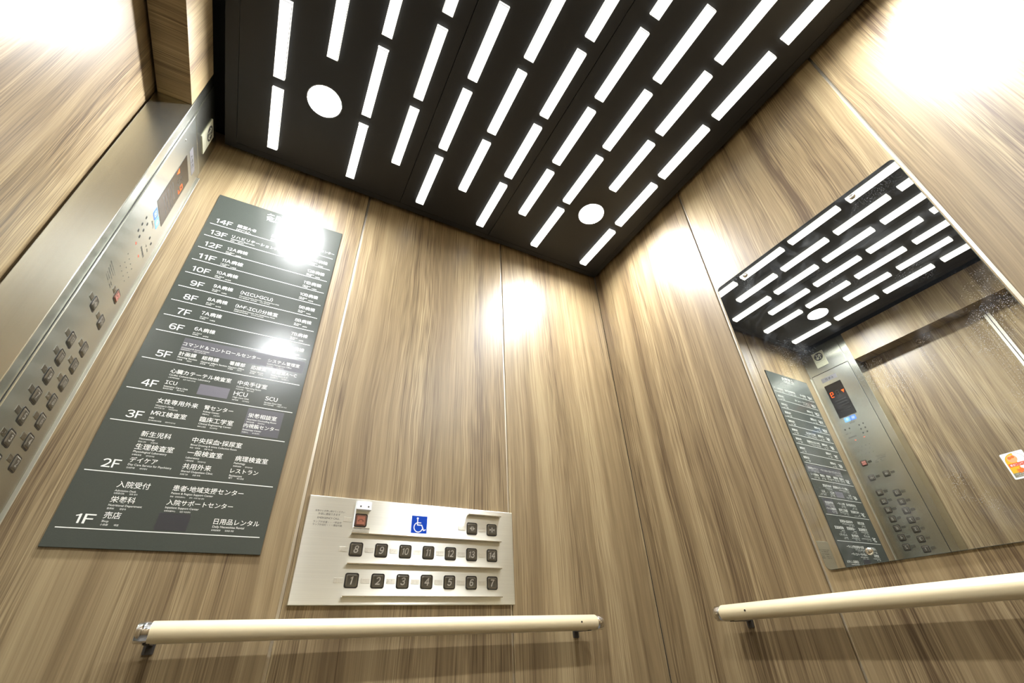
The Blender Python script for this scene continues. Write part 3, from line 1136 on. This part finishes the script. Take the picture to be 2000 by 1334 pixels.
# ------------------------------------------------------------------ handrails
def tube(mk_parent, name, mat, x0, x1, cv, cn, r, seg=28, cham=0.0):
    """round bar along u, centre height cv (units), cn mm off the wall, radius r mm"""
    me = bpy.data.meshes.new(name)
    V, Fc = [], []
    st_ = [(x0, r - cham)] + ([(x0 + cham / 1000 / S, r), (x1 - cham / 1000 / S, r)] if cham else []) + [(x1, r - cham)]
    for x, rad in st_:
        for i in range(seg):
            a = 2 * math.pi * i / seg
            V.append((x * S, cv * S + rad / 1000 * math.cos(a), (cn + rad * math.sin(a)) / 1000))
    for k in range(len(st_) - 1):
        for i in range(seg):
            j = (i + 1) % seg
            Fc.append((k * seg + i, k * seg + j, (k + 1) * seg + j, (k + 1) * seg + i))
    Fc.append(tuple(range(seg)))
    Fc.append(tuple(range((len(st_) - 1) * seg, len(st_) * seg))[::-1])
    me.from_pydata(V, [], [f[::-1] for f in Fc])
    me.materials.append(mat)
    for p in me.polygons:
        p.use_smooth = len(p.vertices) == 4
    o = bpy.data.objects.new(name, me)
    C.objects.link(o)
    o.parent = mk_parent
    return o


def handrail(label, side, origin, x0, x1, brackets, screws):
    root = thing('handrail', label, 'handrail', frame(side, origin), 'cream handrails')
    off, r = 65.0, 19.0
    cap = .0165
    tube(root, 'rail', M['cream'], x0 + cap, x1 - cap, 0, off, r, cham=0.8)
    for a, b_ in ((x0, x0 + cap), (x1 - cap, x1)):
        tube(root, 'end_cap', M['chrome'], a, b_, 0, off, r * .95, cham=1.4)
    for bx in brackets:
        b = MB()
        # arm under the rail, bent back to a small foot on the wall
        hwid = .0042
        b.rect(bx - hwid, bx + hwid, -.0155, -.0115, 3, off + 4)
        b.rect(bx - hwid, bx + hwid, -.0155, -.0085, off - 6, off + 6)
        b.rect(bx - .0075, bx + .0075, -.0270, -.0010, 0, 3, r=.002)
        b.build('bracket', M['bracket'], root)
    for sx, sv in screws:
        b = MB()
        b.disc(sx, sv, .0020, off + math.sqrt(r * r - (sv * S * 1000) ** 2) - .6, off + math.sqrt(r * r - (sv * S * 1000) ** 2) + .5, seg=12)
        b.build('screw', M['dark_screw'], root)
    return root


handrail('cream round handrail below the sign board and the low button panel', 'left', m(0.30, YL, 0.0368),
         -0.4220, 0.4280, (-0.405, 0.392), ((0.366, .0010),))
handrail('cream round handrail below the mirror on the back wall', 'back', m(XB, 0.3185, 0.0400),
         -0.4530, 0.4530, (-0.418, 0.418), ((-0.3720, .0010),))

# ------------------------------------------------------------------ sticker on the door
DF = 1.007
DY, DZ = .520 * DF, .459 * DF
stk = thing('door_sticker', 'white rounded warning sticker with yellow arch and red band on the door', 'sticker',
            frame('front', m(XD, DY, DZ)))


def kb():
    return MB(DY, DZ)


y0, y1, z0, z1 = .4875 * DF, .5510 * DF, .4145 * DF, .5044 * DF
kb().rect(y0, y1, z0, z1, 0.1, .5, r=.004).build('backing', M['white_ink'], stk)


def arch(ya, yb, za, zb, n):
    r_ = (yb - ya) / 2
    c_ = (ya + yb) / 2
    pts = [(ya, za), (yb, za), (yb, zb - r_)]
    for i in range(1, 16):
        a = math.pi * i / 16
        pts.append((c_ + r_ * math.cos(a), zb - r_ + r_ * .98 * math.sin(a)))
    pts.append((ya, zb - r_))
    return pts


ya, yb = y0 + .0055, y1 - .0055
b = kb()
b.poly(arch(ya - .0006, yb + .0006, z0 + .0060, z1 - .0032, 0), .5, .55)
b.build('arch_outline', M['st_grey'], stk)
yc = (ya + yb) / 2
b = kb()
b.poly(arch(ya, yb, z0 + .0066, z1 - .0040, 0), .55, .6)
b.build('arch_field', M['white_ink'], stk)
b = kb()
pts = [p for p in arch(ya, yb, z0 + .0066, z1 - .0040, 0) if p[0] >= yc - .001]
pts = [(yc - .002, z0 + .0066)] + [p for p in pts if p[0] > yc - .0005] + [(yc - .002, z1 - .0042)]
b.poly(pts, .6, .65)
b.build('yellow_field', M['st_yellow'], stk)
b = kb()
b.disc(yc + .0060, z1 - .0225, .0135, .65, .7, seg=24)
b.build('warning_figure', M['st_peach'], stk)
b = kb()
b.disc(yc + .0115, z1 - .0185, .0052, .7, .75, seg=16)
b.disc(yc + .0020, z1 - .0165, .0048, .7, .75, seg=16)
b.stroke([(yc + .0115, z1 - .0185), (yc + .0020, z1 - .0165)], .0060, .7, .74)
b.build('figure_mark', M['st_orange'], stk)
b = kb()
hx, hz = yc - .001, z0 + .0270
b.disc(hx, hz, .0070, .65, .72, seg=20)
for dx, dz in ((.0110, .0045), (.0125, -.0005), (.0105, -.0055), (.0050, -.0085), (.0020, .0100)):
    b.stroke([(hx, hz), (hx + dx, hz + dz)], .0036, .65, .71)
b.build('hand_mark', M['st_orange'], stk)
b = kb()
b.rect(ya + .002, yb - .002, z0 + .0415, z0 + .0530, .75, .8)
bd = b.build('red_band', M['st_red'], stk)
kb().text('ドアにご注意', (ya + yb) / 2, z0 + .0435, .85, width=.043, bold=.01, align='c', maxh=.0082).build('lettering', M['white_ink'], bd)
b = kb()
b.rect(ya, yb, z0 + .0066, z0 + .0205, .66, .7)
bd = b.build('grey_band', M['st_grey'], stk)
b = kb()
b.text('手を挟まないように', (ya + yb) / 2, z0 + .0142, .75, width=.044, align='c', maxh=.0046)
b.text('ご注意ください', (ya + yb) / 2, z0 + .0080, .75, width=.040, align='c', maxh=.0046)
b.build('lettering', M['white_ink'], bd)
